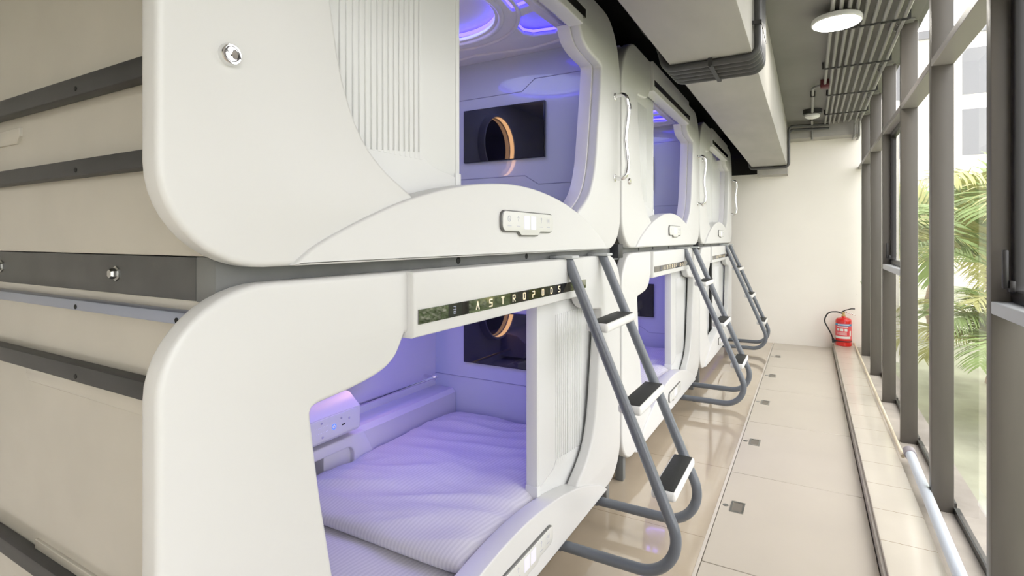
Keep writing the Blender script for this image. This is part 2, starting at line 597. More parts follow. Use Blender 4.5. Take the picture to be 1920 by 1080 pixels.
LIPC = [(0.234, 0.002), (0.302, 0.046), (0.45, 0.108), (0.598, 0.157), (0.781, 0.198), (0.96, 0.221), (1.115, 0.228)]
LIP = smoothline(LIPC + [(W - u, w) for u, w in LIPC[-2::-1]], 6)
SIDE = [(1.648, 0.160)] + smoothline([(1.733, 0.205), (1.785, 0.245), (1.822, 0.290), (1.850, 0.345), (1.875, 0.420), (1.905, 0.580), (1.928, 0.710), (1.947, 0.845)], 5) + \
    [(1.948, 0.858), (1.944, 0.866), (1.934, 0.870)] + smoothline([(1.928, 0.871), (1.840, 0.879), (1.780, 0.888), (1.738, 0.900), (1.708, 0.918), (1.690, 0.940), (1.672, 0.970)], 5)
TOPW = 0.970
ARC = [p for p in LIP if W - 1.648 + 0.002 < p[0] < 1.648 - 0.002]
OPEN = SIDE + [(W - u, w) for u, w in SIDE[::-1]] + [(u, w - 0.02) for u, w in ARC]

US = [0.8436, 0.9153, 0.9856, 1.0569, 1.1282, 1.1963, 1.2688, 1.3409, 1.4100]
GLY = {
    'A': [[(0, 0), (.35, 1), (.7, 0)]],
    'S': [[(.7, 1), (0, 1), (0, .55), (.7, .45), (.7, 0), (0, 0)]],
    'T': [[(0, 1), (.7, 1)], [(.35, 1), (.35, 0)]],
    'R': [[(0, .55), (0, 1), (.6, 1), (.7, .9), (.7, .55), (.6, .45), (0, .45), (0, 0)], [(.35, .45), (.7, 0)]],
    'O': [[(.1, 0), (0, .1), (0, .9), (.1, 1), (.6, 1), (.7, .9), (.7, .1), (.6, 0), (.1, 0)]],
    'P': [[(0, 0), (0, .45), (.6, .45), (.7, .55), (.7, .9), (.6, 1), (0, 1)]],
    'D': [[(0, 0), (0, 1), (.45, 1), (.7, .75), (.7, .25), (.45, 0), (0, 0)]],
}


def add_glyph(bm, strokes, u, w, h, x, th, dep=0.0012):
    for st in strokes:
        for a, b in zip(st[:-1], st[1:]):
            pa, pb = Vector((u + a[0] * h, w + a[1] * h)), Vector((u + b[0] * h, w + b[1] * h))
            d = (pb - pa)
            if d.length < 1e-6:
                continue
            d.normalize()
            nrm = Vector((-d.y, d.x)) * th / 2
            e = d * th / 2
            q = [pa - e + nrm, pa - e - nrm, pb + e - nrm, pb + e + nrm]
            lo = [bm.verts.new((x, p.x, p.y)) for p in q]
            hi = [bm.verts.new((x + dep, p.x, p.y)) for p in q]
            bm.faces.new(hi)
            for i in range(4):
                bm.faces.new([lo[i], lo[(i + 1) % 4], hi[(i + 1) % 4], hi[i]])


def control_panel(t, u0=0.985, w0=0.072):
    L, h = 0.375, 0.070

    def shape(g):
        r = 0.024
        pts = rrect(u0 + g, w0 + g, u0 + L - g, w0 + h - g, r - g)
        c = u0 + L / 2
        # tab below the middle
        tab = [(c - 0.078, w0 + g), (c - 0.062, w0 - 0.013 + g), (c + 0.062, w0 - 0.013 + g), (c + 0.078, w0 + g)]
        i = [k for k, p in enumerate(pts) if abs(p[0] - (u0 + r)) < 1e-4 and p[1] < w0 + h / 2][-1]
        return pts[:i + 1] + tab + pts[i + 1:]
    p = plate('control_panel', shape(0), [], 0.004, 0.020, RIM, t, bev=0.003)
    p['label'] = 'steel rimmed control panel with icons'
    plate('panel_face', shape(0.004), [], 0.019, 0.0215, PANELF, p, bev=0.0008)
    c = u0 + L / 2
    for s in (-1, 1):
        plate('display_window', rrect(c + s * 0.024 - 0.019, w0 + 0.010, c + s * 0.024 + 0.019, w0 + 0.056, 0.003), [], 0.021, 0.0223, DISPL, p)
    for j, cu in enumerate((u0 + 0.045, u0 + 0.105, u0 + L - 0.100, u0 + L - 0.045)):
        bm = bmesh.new()
        ring = [(math.cos(2 * PI * k / 16) * .5 + .35, math.sin(2 * PI * k / 16) * .5 + .5) for k in range(17)]
        if j == 0:
            st = [ring, [(.05, .85), (.65, .15)]]
        elif j == 1:
            st = [[(.1, .7), (.35, 1), (.6, .7), (.35, .4), (.35, .1)]]
        elif j == 2:
            st = [[(.35, 0), (.35, .5)], [(.1, .8), (.35, 1), (.6, .8), (.35, .5), (.1, .8)]]
        else:
            st = [[(-.1, 1), (-.25, .5), (-.1, 0)], [(.2, .7), (.2, .3), (.5, .3), (.5, .7), (.2, .7)], [(.8, 1), (.95, .5), (.8, 0)]]
        add_glyph(bm, st, cu - 0.008, w0 + 0.034, 0.018, 0.0212, 0.0016, 0.0006)
        add_glyph(bm, [[(0, 0), (1.2, 0)]], cu - 0.012, w0 + 0.020, 0.020, 0.0212, 0.0014, 0.0006)
        bm_obj('icon', bm, ICON, p)


def make_pod(name, label, base, y0, upper, ut, door_left, closed=False, H=1.12, group=None, led=LEDB):
    """one capsule; local x = 0 is the front face, y runs along the row, z up"""
    t = thing(name, label, 'sleeping capsule', (FX, y0, base), group)
    top = (0.25, 0.29) if upper else (0.19, 0.17)
    out = outline(H, top)
    f = plate('front_fascia', out, [OPEN], -0.05, 0, WHITE, t, bev=0.011, res=3)
    # raised lip below the opening, following the arc
    lo = [p for p in outline(H, top) if p[1] < 0.2]
    lip = [(u, w) for u, w in LIP] + [(W - 0.240, 0.0005), (0.240, 0.0005)]
    plate('lip', lip, [], -0.062, 0.011, WHITE, t, bev=0.005, res=2)
    # header carrying the sign
    hd = [(0.565, 0.958), (W - 0.565, 0.958), (W - 0.565, H - 0.001), (0.565, H - 0.001)]
    h = plate('header', hd, [], -0.05, 0.019, WHITE, t, bev=0.006)
    s = plate('sign_strip', [(0.582, 0.990), (W - 0.582 + 0.04, 0.990), (W - 0.582 + 0.04, 1.026), (0.582, 1.026)], [], 0.014, 0.022, SIGN, h)
    s['label'] = 'black mirror glass sign strip with lettering'
    if not upper:
        us = US
        for ch, u in zip('ASTROPODS', us):
            bm = bmesh.new()
            add_glyph(bm, GLY[ch], u - 0.007, 0.998, 0.020, 0.0221, 0.0036)
            o = bm_obj('letter', bm, LETTER, s)
            o['label'] = 'cream letter %s' % ch
        box('logo_block', (0.0221, 0.704, 0.9905), (0.0226, 0.766, 1.0255), SIGNB, s)
        bm = bmesh.new()
        add_glyph(bm, [[(.1, 1), (.55, 1), (.55, .75)], [(0, .6), (.6, .6)], [(.1, .35), (.55, .35), (.55, .05), (.1, .05), (.1, .2)]], 0.724, 0.998, 0.020, 0.0226, 0.002, 0.0006)
        bm_obj('logo_mark', bm, ICON, s)
        for (a, b) in ((us[3] - 0.022, us[3] + 0.028), (us[6] - 0.020, us[8] + 0.024)):
            box('dark_reflection', (0.0219, a, 0.9905), (0.0222, b, 1.0255), SIGNB, s)  # dark reflections in the mirror strip, put in as black blocks
    # door panel (slides behind the fascia)
    sgn = 1 if door_left else -1

    def mu(u):
        return u if door_left else W - u

    def door(u_a, u_b, xf, nm='sliding_door', ribs=True):
        a, b = sorted((mu(u_a), mu(u_b)))
        d = plate(nm, [(a, 0.085), (b, 0.085), (b, 1.0), (a, 1.0)], [], xf - 0.028, xf, WHITE2, t, bev=0.003)
        if ribs:
            bm = bmesh.new()
            n = 15
            for k in range(n):
                u = u_b - 0.445 + 0.275 * k / (n - 1)
                c = mu(u)
                add_box(bm, (xf - 0.002, c - 0.0068, 0.262), (xf + 0.0035, c + 0.0068, 0.885), 0.002, 1)
            bm_obj('ribbing', bm, WHITE2, d, 40)
        # edge post of the door with its lower foot
        e0, e1 = sorted((mu(u_b - 0.006), mu(u_b + 0.012)))
        bm = bmesh.new()
        add_box(bm, (xf - 0.045, e0, 0.09), (xf + 0.003, e1, 1.0), 0.003)
        e0, e1 = sorted((mu(u_b - 0.012), mu(u_b + 0.016)))
        add_box(bm, (xf - 0.047, e0, 0.09), (xf + 0.006, e1, 0.245), 0.003)
        bm_obj('door_edge', bm, WHITE2, d, 40)
        # kick plate step
        a, b = sorted((mu(u_b - 0.008), mu(u_b - 0.155)))
        c = mu(u_b - 0.165)
        kp = [(mu(u_b - 0.008), 0.09), (mu(u_b - 0.008), 0.232), (mu(u_b - 0.115), 0.250), (mu(u_b - 0.145), 0.262), (mu(u_b - 0.165), 0.285), (mu(u_b - 0.6), 0.24), (mu(u_b - 0.6), 0.09)]
        plate('kick_plate', kp, [], xf - 0.001, xf + 0.003, WHITE2, d, bev=0.001)
        return d
    if not closed:
        door(0.10, ut, -0.063)
    else:
        door(0.15, 1.10, -0.063)
        a, b = sorted((mu(1.10), mu(1.92)))
        d = plate('fixed_panel', [(a, 0.085), (b, 0.085), (b, 1.0), (a, 1.0)], [], -0.125, -0.098, WHITE2, t, bev=0.003)
        e0 = mu(1.122)
        bm = bmesh.new()
        add_box(bm, (-0.097, e0 - 0.006, 0.10), (-0.070, e0 + 0.006, 0.99))
        bm_obj('door_seal', bm, BLACK, t)
    # inner reveal on the free side of the opening
    near = [mu(u) for u, w in SIDE]
    wv = [w for u, w in SIDE]
    ring = list(zip(near, wv))
    outw = [(p[0] + (0.05 if p[0] > W / 2 else -0.05), p[1] + (0.03 if p[1] > 0.86 else 0)) for p in ring]
    inn = [(p[0] - (0.008 if p[0] > W / 2 else -0.008), p[1]) for p in ring]
    rp = inn + outw[::-1]
    plate('opening_reveal', rp, [], -0.105, -0.047, INTER, t, bev=0.002)
    # door-side gasket: dark line
    # cabin: panels of the box behind the fascia
    D = -1.11
    U0, U1 = 0.135, 2.12
    box('cabin_floor', (D, U0, 0.03), (-0.13, U1, 0.06), INTER, t)
    # near end panel, seen from outside as the cream side of the capsule
    e = box('end_panel', (D + 0.02, U0 - 0.012, 0.020), (-0.052, U0, 1.10), SIDEP, t)
    e['label'] = 'cream plastic end panel'
    box('head_panel', (D, U0, 0.06), (-0.06, U0 + 0.02, 1.06), INTER, t)
    b = box('back_panel', (D - 0.02, U0, 0.03), (D, U1 + 0.03, 1.09), INTER, t)
    fe = box('foot_panel', (D, U1, 0.03), (-0.055, U1 + 0.03, 1.09), ENDW, t)
    fe['label'] = 'glossy blue grey wall panel with grooves'
    # grooves on that panel
    def groove(pts):
        bm = bmesh.new()
        for a, c in zip(pts[:-1], pts[1:]):
            add_tube(bm, [(a[0], U1 - 0.0005, a[1]), (c[0], U1 - 0.0005, c[1])], 0.0022, 6)
        bm_obj('groove', bm, GROOVE, fe)
    groove([(D, 0.84), (-0.90, 0.855), (-0.52, 0.855), (-0.44, 0.915), (-0.06, 0.915)])
    groove([(D, 0.395), (-0.50, 0.395), (-0.42, 0.345), (-0.06, 0.345)])
    # television
    tv = box('television', (-0.893, U1 - 0.018, 0.486), (-0.375, U1 - 0.001, 0.787), SIGNB, t, bev=0.002)
    box('screen', (-0.889, U1 - 0.0195, 0.490), (-0.379, U1 - 0.0175, 0.783), SCREEN, tv)
    # ring light with round mirror on the back panel
    cy, cw, r = 1.39, 0.706, 0.204
    rg = lathe('mirror_ring', [(r, 0), (r + 0.022, 0), (r + 0.022, 0.03), (r + 0.016, 0.05), (r + 0.005, 0.05), (r, 0.045), (r, 0)], (D, cy, cw), 'X', INTER, b, 48, 40, False)
    bm = bmesh.new()
    add_lathe(bm, [(r - 0.001, 0.012), (r - 0.001, 0.044), (r - 0.0005, 0.044), (r - 0.0005, 0.012), (r - 0.001, 0.012)], (D, cy, cw), 'X', 64, 0, False)
    bm_obj('ring_light', bm, LEDW, b, 60)
    lathe('round_mirror', [(0, 0.003), (r - 0.012, 0.003), (r - 0.012, 0.008), (0, 0.008)], (D, cy, cw), 'X', MIRROR, b, 48)
    # low ledge and clothes rail along the back panel
    plate('ledge', [(D, 0.06), (D + 0.15, 0.06), (D + 0.15, 0.30), (D + 0.13, 0.322), (D, 0.322)], [], 1.15, U1 - 0.001, INTER, t, bev=0.004, axis='Y')
    rd = tube('clothes_rail', [(D + 0.075, 1.16, 0.40), (D + 0.075, 2.02, 0.40)], 0.009, CHROME, t, 12)
    for yy in (1.17, 2.015):
        lathe('rail_end', [(0, -0.012), (0.017, -0.012), (0.019, 0), (0.017, 0.012), (0, 0.012)], (D + 0.075, yy, 0.40), 'Y', CHROME, rd, 16)
        tube('rail_bracket', [(D, yy, 0.40), (D + 0.075, yy, 0.40)], 0.008, CHROME, rd, 10)
    # console with socket and buttons
    cn = plate('console', [(D, 0.345), (D + 0.19, 0.345), (D + 0.205, 0.36), (D + 0.205, 0.455), (D + 0.14, 0.505), (D, 0.52)], [], 0.55, 1.31, INTER, t, bev=0.010, axis='Y')
    xc = D + 0.205
    plate('console_face', rrect(0.75, 0.365, 1.285, 0.452, 0.02), [], xc - 0.003, xc + 0.004, INTER, cn, bev=0.002)
    pb = lathe('power_button', [(0, 0), (0.0125, 0), (0.0125, 0.003), (0, 0.003)], (xc + 0.003, 1.15, 0.405), 'X', DISPL, cn, 20)
    lathe('button_ring', [(0.008, 0.0025), (0.012, 0.0025), (0.012, 0.0042), (0.008, 0.0042), (0.008, 0.0025)], (xc + 0.003, 1.15, 0.405), 'X', BLUEBTN, cn, 20, 40, False)
    box('button_mark', (xc + 0.0055, 1.1485, 0.401), (xc + 0.0068, 1.1515, 0.409), SIGNB, cn)
    sk = box('socket', (xc, 0.945, 0.372), (xc + 0.008, 1.0, 0.432), SOCKET, cn, bev=0.002)
    bm = bmesh.new()
    for a, c in ((0.967, 0.405), (0.955, 0.383), (0.980, 0.383)):
        add_box(bm, (xc + 0.007, a, c), (xc + 0.0086, a + 0.009, c + 0.014))
    bm_obj('socket_slots', bm, BLACK, sk)
    for (a, c) in ((1.085, 0.437), (1.09, 0.378), (1.19, 0.430), (1.235, 0.418)):
        lathe('console_screw', [(0, 0), (0.005, 0), (0.005, 0.003), (0, 0.003)], (xc + 0.0035, a, c), 'X', CHROME, cn, 10)
    bm = bmesh.new()
    for rr in (0.418, 0.396):
        for k in range(8):
            add_box(bm, (xc + 0.003, 1.06 + k * 0.008, rr), (xc + 0.0046, 1.063 + k * 0.008, rr + 0.003))
    bm_obj('indicator_lights', bm, DISPL, cn)
    box('usb_port', (xc + 0.003, 1.195, 0.396), (xc + 0.0048, 1.213, 0.402), BLACK, cn)
    # side cabinet below the console
    cb = plate('side_cabinet', [(0.55, 0.06), (1.50, 0.06), (1.36, 0.318), (0.55, 0.318)], [rrect(0.62, 0.09, 1.30, 0.27, 0.04)], D, D + 0.175, INTER, t, bev=0.008)
    # ceiling with lit recesses
    cx, cyy = -0.68, 1.46

    def circ(r, n=40):
        return [(cx + r * math.cos(2 * PI * k / n), cyy + r * math.sin(2 * PI * k / n)) for k in range(n)]

    def wedge(a0, a1, r0, xlim, ylim):
        pts = []
        for k in range(9):
            a = math.radians(a0 + (a1 - a0) * k / 8)
            pts.append((cx + r0 * math.cos(a), cyy + r0 * math.sin(a)))
        return pts
    trap1 = [(-0.365, 1.765), (-0.310, 1.69), (-0.215, 1.66), (-0.205, 1.905), (-0.235, 1.935), (-0.345, 1.915), (-0.375, 1.875)]
    trap2 = [(-0.300, 1.62), (-0.275, 1.46), (-0.205, 1.46), (-0.205, 1.60)]
    trap3 = [(x, 2 * 1.46 - y) for x, y in trap2][::-1]
    trap4 = [(x, 2 * 1.46 - y) for x, y in trap1][::-1]
    trap5 = [(0.12 + 2 * -0.74 - x - 0.0, y) for x, y in trap1][::-1]
    holes = [circ(0.33), trap1, trap2, trap3, trap4]
    c = plate('ceiling_panel', [(D, U0), (-0.06, U0), (-0.06, U1), (D, U1)], holes, 1.055, 1.075, INTER, t, bev=0.006, axis='Z')
    bm = bmesh.new()
    add_box(bm, (D, U0, 1.108), (-0.06, U1, 1.114))
    bm_obj('recess_back', bm, INTER, c)
    # raised mouldings round the recesses
    bm = bmesh.new()
    for rr, th in ((0.36, 0.014), (0.44, 0.010)):
        pts = [(cx + rr * math.cos(2 * PI * k / 48), cyy + rr * math.sin(2 * PI * k / 48), 1.055) for k in range(49)]
        add_tube(bm, pts, th, 8, cap=False)
    add_tube(bm, fillet([(-0.16, 0.5, 1.055), (-0.16, 2.0, 1.055), (-0.42, 2.05, 1.055), (-0.75, 2.0, 1.055), (-1.05, 2.05, 1.055)], 0.05, 5), 0.010, 8)
    bm_obj('ceiling_moulding', bm, INTER, c, 60)
    # led strips inside the recesses
    bm = bmesh.new()
    pts = [(cx + 0.345 * math.cos(2 * PI * k / 48), cyy + 0.345 * math.sin(2 * PI * k / 48), 1.092) for k in range(49)]
    add_tube(bm, pts, 0.010, 8, cap=False)
    o = bm_obj('ring_strip_light', bm, led, c, 60)
    for tr in (trap1, trap2, trap3, trap4):
        bm = bmesh.new()
        ctr = Vector((sum(p[0] for p in tr) / len(tr), sum(p[1] for p in tr) / len(tr), 0))
        pts = []
        for p in tr + tr[:1]:
            v = Vector((p[0], p[1], 0)) - ctr
            v = ctr + v * 1.0 + v.normalized() * 0.012
            pts.append((v.x, v.y, 1.087))
        add_tube(bm, pts, 0.007, 8, cap=False)
        bm_obj('strip_light', bm, led, c, 60)
    # added area light that boosts the wash of the led strips in the cabin
    ld = bpy.data.lights.new('added_wash_light', 'AREA')
    ld.shape = 'DISK'
    ld.size = 0.62
    ld.energy = 2.9 if upper else 4.2
    ld.color = (0.46, 0.53, 1.0) if upper else (0.20, 0.20, 1.0)
    lo_ = bpy.data.objects.new('added_wash_light', ld)
    COL.objects.link(lo_)
    lo_.parent = t
    lo_.location = (cx, cyy, 1.10)
    # fittings on the front
    control_panel(t)
    if upper:
        for wv_ in (0.36, 0.765):
            lathe('lock_button', [(0, 0), (0.019, 0), (0.019, 0.006), (0.0165, 0.010), (0.013, 0.0105), (0, 0.008)], (0, 0.112, wv_), 'X', CHROME, t, 24)
        hp = fillet([(0, 2.135, 0.762), (0.058, 2.135, 0.775), (0.066, 2.15, 0.69), (0.048, 2.15, 0.55), (0.064, 2.15, 0.42), (0.056, 2.135, 0.345), (0, 2.135, 0.355)], [0, .03, .12, .3, .12, .03, 0], 7)
        hn = tube('grab_handle', hp, 0.0115, CHROME, t, 14)
        for zz in (0.762, 0.355):
            lathe('handle_rose', [(0, 0), (0.019, 0), (0.019, 0.004), (0.014, 0.006), (0, 0.006)], (0, 2.135, zz), 'X', CHROME, hn, 16)
    # steel stiffeners across the end panel (end capsule) and legs
    return t


def end_rails(t, zs, base):
    for zz, hh, mm in zs:
        r = box('stiffener_rail', (-1.12, U_END - 0.030, zz - base), (-0.056, U_END, zz - base + hh), mm, t, bev=0.003)
        bm = bmesh.new()
        for xx in (-0.12, -0.50, -0.95):
            add_lathe(bm, [(0, -0.0315), (0.005, -0.0315), (0.005, -0.028), (0, -0.028)], (xx, U_END, zz - base + hh * .35), 'Y', 10)
        bm_obj('rivet', bm, BLACK, r)


U_END = 0.123
PODY = [0.43, 2.69, 4.95]
LOWB, UPB = 0.12, 1.268
where = ['nearest the viewer', 'in the middle of the row', 'at the far white wall']
pods = []
for i, y in enumerate(PODY):
    up = make_pod('sleeping_capsule', 'white sleeping capsule in the upper tier, %s%s' % (where[i], ', door closed' if i == 2 else ', door slid open'),
                  UPB, y, True, 0.86, True, closed=(i == 2), H=1.14, group='sleeping capsules of the upper tier', led=LEDB)
    lo = make_pod('sleeping_capsule', 'white sleeping capsule in the lower tier, %s%s' % (where[i], ', door closed' if i == 2 else ', door half open'),
                  LOWB, y, False, 0.83, False, closed=(i == 2), H=1.12, group='sleeping capsules of the lower tier', led=LEDV)
    for u in (0.13, 2.12):
        for x in (-0.03, -1.05):
            box('leg', (x - 0.045, u - 0.022, -LOWB), (x, u + 0.022, 0.06), STEEL, lo, bev=0.003)
    pods.append((up, lo))
end_rails(pods[0][0], [(1.452, 0.035, STEELD), (1.622, 0.040, STEELD), (2.05, 0.04, STEELD)], UPB)
end_rails(pods[0][1], [(1.016, 0.036, STEELD), (0.540, 0.038, STEELD), (1.168, 0.022, RAILM)], LOWB)
# shallow raised reinforcement tabs moulded into the end panel
for pod, base, lst in ((pods[0][1], LOWB, [(-0.82, -0.26, 0.992, 1), (-0.77, -0.20, 0.578, 1)]), (pods[0][0], UPB, [(-1.08, -0.86, 1.575, 1)])):
    for a, b, z, _ in lst:
        z -= base
        plate('panel_tab', [(a, z), (a + 0.02, z - 0.018), (b - 0.02, z - 0.018), (b, z), (b, z + 0.02), (a, z + 0.02)], [], U_END - 0.007, U_END + 0.004, SIDEP, pod, bev=0.002, axis='Y')
box('purple_glow_strip', (-1.135, U_END - 0.004, 0.03), (-1.11, U_END + 0.02, 1.10), RAILM, pods[0][1])  # pale bluish strip standing in for purple light at the rear gap
box('purple_glow_strip', (-1.135, U_END - 0.004, 0.03), (-1.11, U_END + 0.02, 1.10), RAILM, pods[0][0])  # same painted light line on the upper capsule

# ------------------------------------------------------------------ steel rack between the tiers
rk = thing('steel_rack', 'grey steel support rack between upper and lower capsules', 'steel rack', (-0.90, 0.55, 0))
box('front_beam', (-0.06, 0.0, 1.205), (0.0, 6.72, 1.287), STEEL, rk, bev=0.003)
box('rear_beam', (-1.06, 0.0, 1.205), (-1.0, 6.72, 1.287), STEEL, rk, bev=0.003)
sb = box('end_beam', (-1.0, 0.0, 1.207), (-0.0605, 0.06, 1.286), STEEL_SHADED, rk, bev=0.002)  # darker than the front beam: its shade is in the colour
for x in (-0.34, -0.93):
    lathe('bolt', [(0, -0.014), (0.009, -0.014), (0.011, -0.010), (0.011, -0.004), (0.016, -0.003), (0.016, 0), (0, 0)], (x, 0, 1.248), 'Y', BRUSH, sb, 6, 20)
bm = bmesh.new()
for y in (0.73, 1.16, 2.62, 2.95, 3.4, 4.9, 5.3):
    add_lathe(bm, [(0, 0.0), (0.010, 0.0), (0.010, 0.0012), (0, 0.0012)], (0, y - 0.0, 1.255), 'X', 16)
bm_obj('bolt_hole', bm, BLACK, rk)
for y in PODY[1:]:
    yy = y - 0.015 - 0.55
    box('post', (-0.10, yy - 0.05, 0.0), (-0.05, yy + 0.05, 2.42), STEEL, rk, bev=0.003)
    box('junction_bracket', (-0.05, yy - 0.038, 1.218), (0.046, yy + 0.042, 1.290), JUNCT, rk, bev=0.003)

# ------------------------------------------------------------------ bedding in the two open lower capsules


def soft_slab(name, x0, x1, y0, y1, z0, th, m, seed, amp, loc, nx=70, ny=80, ridge=1.0, pw=10):
    bm = bmesh.new()
    top, bot = [], []
    for i in range(nx + 1):
        rt, rb = [], []
        for j in range(ny + 1):
            # cluster samples near the edges
            a = math.sin((i / nx - .5) * PI)
            b = math.sin((j / ny - .5) * PI)
            x = (x0 + x1) / 2 + a * (x1 - x0) / 2
            y = (y0 + y1) / 2 + b * (y1 - y0) / 2
            e = max(0.0, (1 - abs(a) ** pw)) ** .45 * max(0.0, (1 - abs(b) ** pw)) ** .45
            n1 = noise.noise(Vector((x * 3.0 + seed, y * 3.6, seed)))
            wx = x + 0.12 * noise.noise(Vector((x * 2, y * 2, seed + 5)))
            r = 1 - abs(noise.noise(Vector(((wx * 1.6 + y * 0.9), (y * 7.5 - wx * 3.5), seed + 2))))
            r2 = 1 - abs(noise.noise(Vector((wx * 5.0, y * 12, seed + 9))))
            z = z0 + th * (0.5 + 0.5 * e) + e * amp * (n1 * 1.2 + ridge * (max(0, r - .45) * 1.4 + .35 * max(0, r2 - .5)))
            rt.append(bm.verts.new((x, y, z)))
            rb.append(bm.verts.new((x, y, z0 + th * .5 * (1 - e))) if 0 < i < nx and 0 < j < ny else rt[-1])
        top.append(rt)
        bot.append(rb)
    for i in range(nx):
        for j in range(ny):
            bm.faces.new([top[i][j], top[i + 1][j], top[i + 1][j + 1], top[i][j + 1]])
            q = [bot[i][j], bot[i][j + 1], bot[i + 1][j + 1], bot[i + 1][j]]
            try:
                bm.faces.new(q)
            except ValueError:
                pass
    o = bm_obj(name, bm, m, None, 180)
    o.location = loc
    return o


for i, nm in ((0, 'nearest lower capsule'), (1, 'middle lower capsule')):
    y = PODY[i]
    ox, oy = FX, y
    o = soft_slab('mattress', -0.95, -0.075, 0.17, 2.11, 0, 0.085, CLOTH, 3.0 + i, 0.010, (ox, oy, LOWB + 0.06), 30, 50, 1, 24)
    tag(o, 'thin white striped mattress inside the %s' % nm, 'mattress', 'mattresses in the lower capsules')
    o = soft_slab('duvet', -0.955, -0.07, 0.90, 2.10, 0, 0.085, CLOTH, 11.0 + 7 * i, 0.018, (ox, oy, LOWB + 0.135), 90, 110, 1.0, 9)
    tag(o, 'folded white striped duvet lying in the %s' % nm, 'duvet', 'duvets in the lower capsules')

# ------------------------------------------------------------------ ladders


def lamp(loc, label, lit):
    t = thing('ceiling_lamp', label, 'ceiling lamp', loc)
    lathe('lamp_body', [(0, 0.03), (0.128, 0.03), (0.131, 0.024), (0.131, 0.004), (0.126, 0.0), (0, 0.0)], (0, 0, 0), 'Z', LWHITE, t, 48)
    lathe('lamp_diffuser', [(0, -0.004), (0.118, -0.004), (0.124, 0.0), (0, 0.0005)], (0, 0, 0), 'Z', LAMP, t, 48)
    lathe('lamp_rod', [(0.012, 0.03), (0.012, 0.085)], (0, 0, 0), 'Z', CLAMP, t, 12)


def make_ladder(label, y0):
    t = thing('bunk_ladder', label, 'ladder', (0, y0, 0), 'grey ladders to the upper capsules')
    for s, yy in enumerate((0.0, 0.41)):
        pts = fillet([(-0.90, yy, 0.096), (-0.345, yy, 0.096), (-0.838, yy, 1.243)], [0, 0.137, 0], 22)
        # slanted straight upper part from the knee
        r = tube('side_rail', pts, 0.0205, LADDER, t, 18)
        tube('end_sleeve', [(-0.905, yy, 0.096), (-0.862, yy, 0.096)], 0.024, LADDER, r, 16)
        b = box('top_bracket', (-0.90, yy - 0.036, 1.240), (-0.800, yy + 0.036, 1.252), LGREY, t, bev=0.004)
    for k, z in enumerate((0.973, 0.672, 0.378)):
        x = -0.838 + (1.243 - z) * 0.4298
        x += 0.0
        st = bmesh.new()
        add_box(st, (x - 0.046, 0.019, z - 0.020), (x + 0.046, 0.391, z + 0.016), 0.012, 3)
        s = bm_obj('step', st, LWHITE, t, 40)
        box('rubber_tread', (x - 0.037, 0.030, z + 0.0145), (x + 0.037, 0.38, z + 0.0185), TREAD, s, bev=0.0015)
    return t


lad = make_ladder('grey tube ladder nearest the viewer, in front of the first capsule', PODY[0] + 1.51)
for i, l in ((1, 'grey tube ladder at the middle capsule'), (2, 'grey tube ladder at the farthest capsule by the white wall')):
    c = copy_tree(lad)
    c.location = (0, PODY[i] + 1.51, 0)
    c['label'] = l

# ------------------------------------------------------------------ ceiling services
CZ = ZC - 0.038
cx_list = [0.118, 0.160, 0.202, 0.242, 0.288, 0.342, 0.395, 0.452, 0.498]
cl = ['leftmost straight', 'second', 'third', 'fourth', 'fifth', 'sixth', 'seventh', 'eighth', 'ninth and rightmost']
for k, x in enumerate(cx_list):
    if k == 0:
        pts = [(x, YN, CZ), (x, 5.27, CZ)]
    elif k >= 7:
        pts = fillet([(x, YN, CZ), (x, YB - 0.30, CZ), (x, YB - 0.275, 2.49), (x, YB - 0.01, 2.49)], 0.05)
    else:
        pts = fillet([(x, YN, CZ), (x, YB - 0.32 - 0.028 * k * .5, CZ), (x, YB - 0.30, ZC - 0.02)], 0.04)
    o = tube('ceiling_conduit', pts, 0.0115, CONDUIT, None, 10)
    tag(o, 'grey ceiling conduit, %s of the run counted from the beam' % cl[k] if k else 'grey ceiling conduit closest to the beam, ending at the junction box', 'conduit', 'parallel conduits on the ceiling')
for k, y in enumerate((0.6, 1.3, 2.2, 3.05, 3.9, 4.75, 5.65, 6.5)):
    bm = bmesh.new()
    xa = 0.095 if y < 5 else 0.145
    add_box(bm, (xa, y - 0.012, CZ - 0.014), (0.52, y + 0.012, CZ - 0.0105))
    for x in [xa, 0.52]:
        add_box(bm, (x - 0.008, y - 0.008, CZ - 0.013), (x + 0.008, y + 0.008, ZC))
    for x in cx_list[(0 if y < 5 else 1):]:
        add_box(bm, (x - 0.016, y - 0.008, CZ - 0.019), (x + 0.016, y + 0.008, CZ - 0.013))
    o = bm_obj('conduit_bracket', bm, CLAMP)
    tag(o, 'dark bracket across the ceiling conduits, %s' % ('behind the viewer', 'above the viewer', 'ahead of the viewer near the top edge', 'before the round lamp', 'just past the round lamp', 'second past the round lamp', 'beside the branch conduit', 'nearest the far wall by the small lamp')[k],
        'bracket', 'brackets of the ceiling conduits')
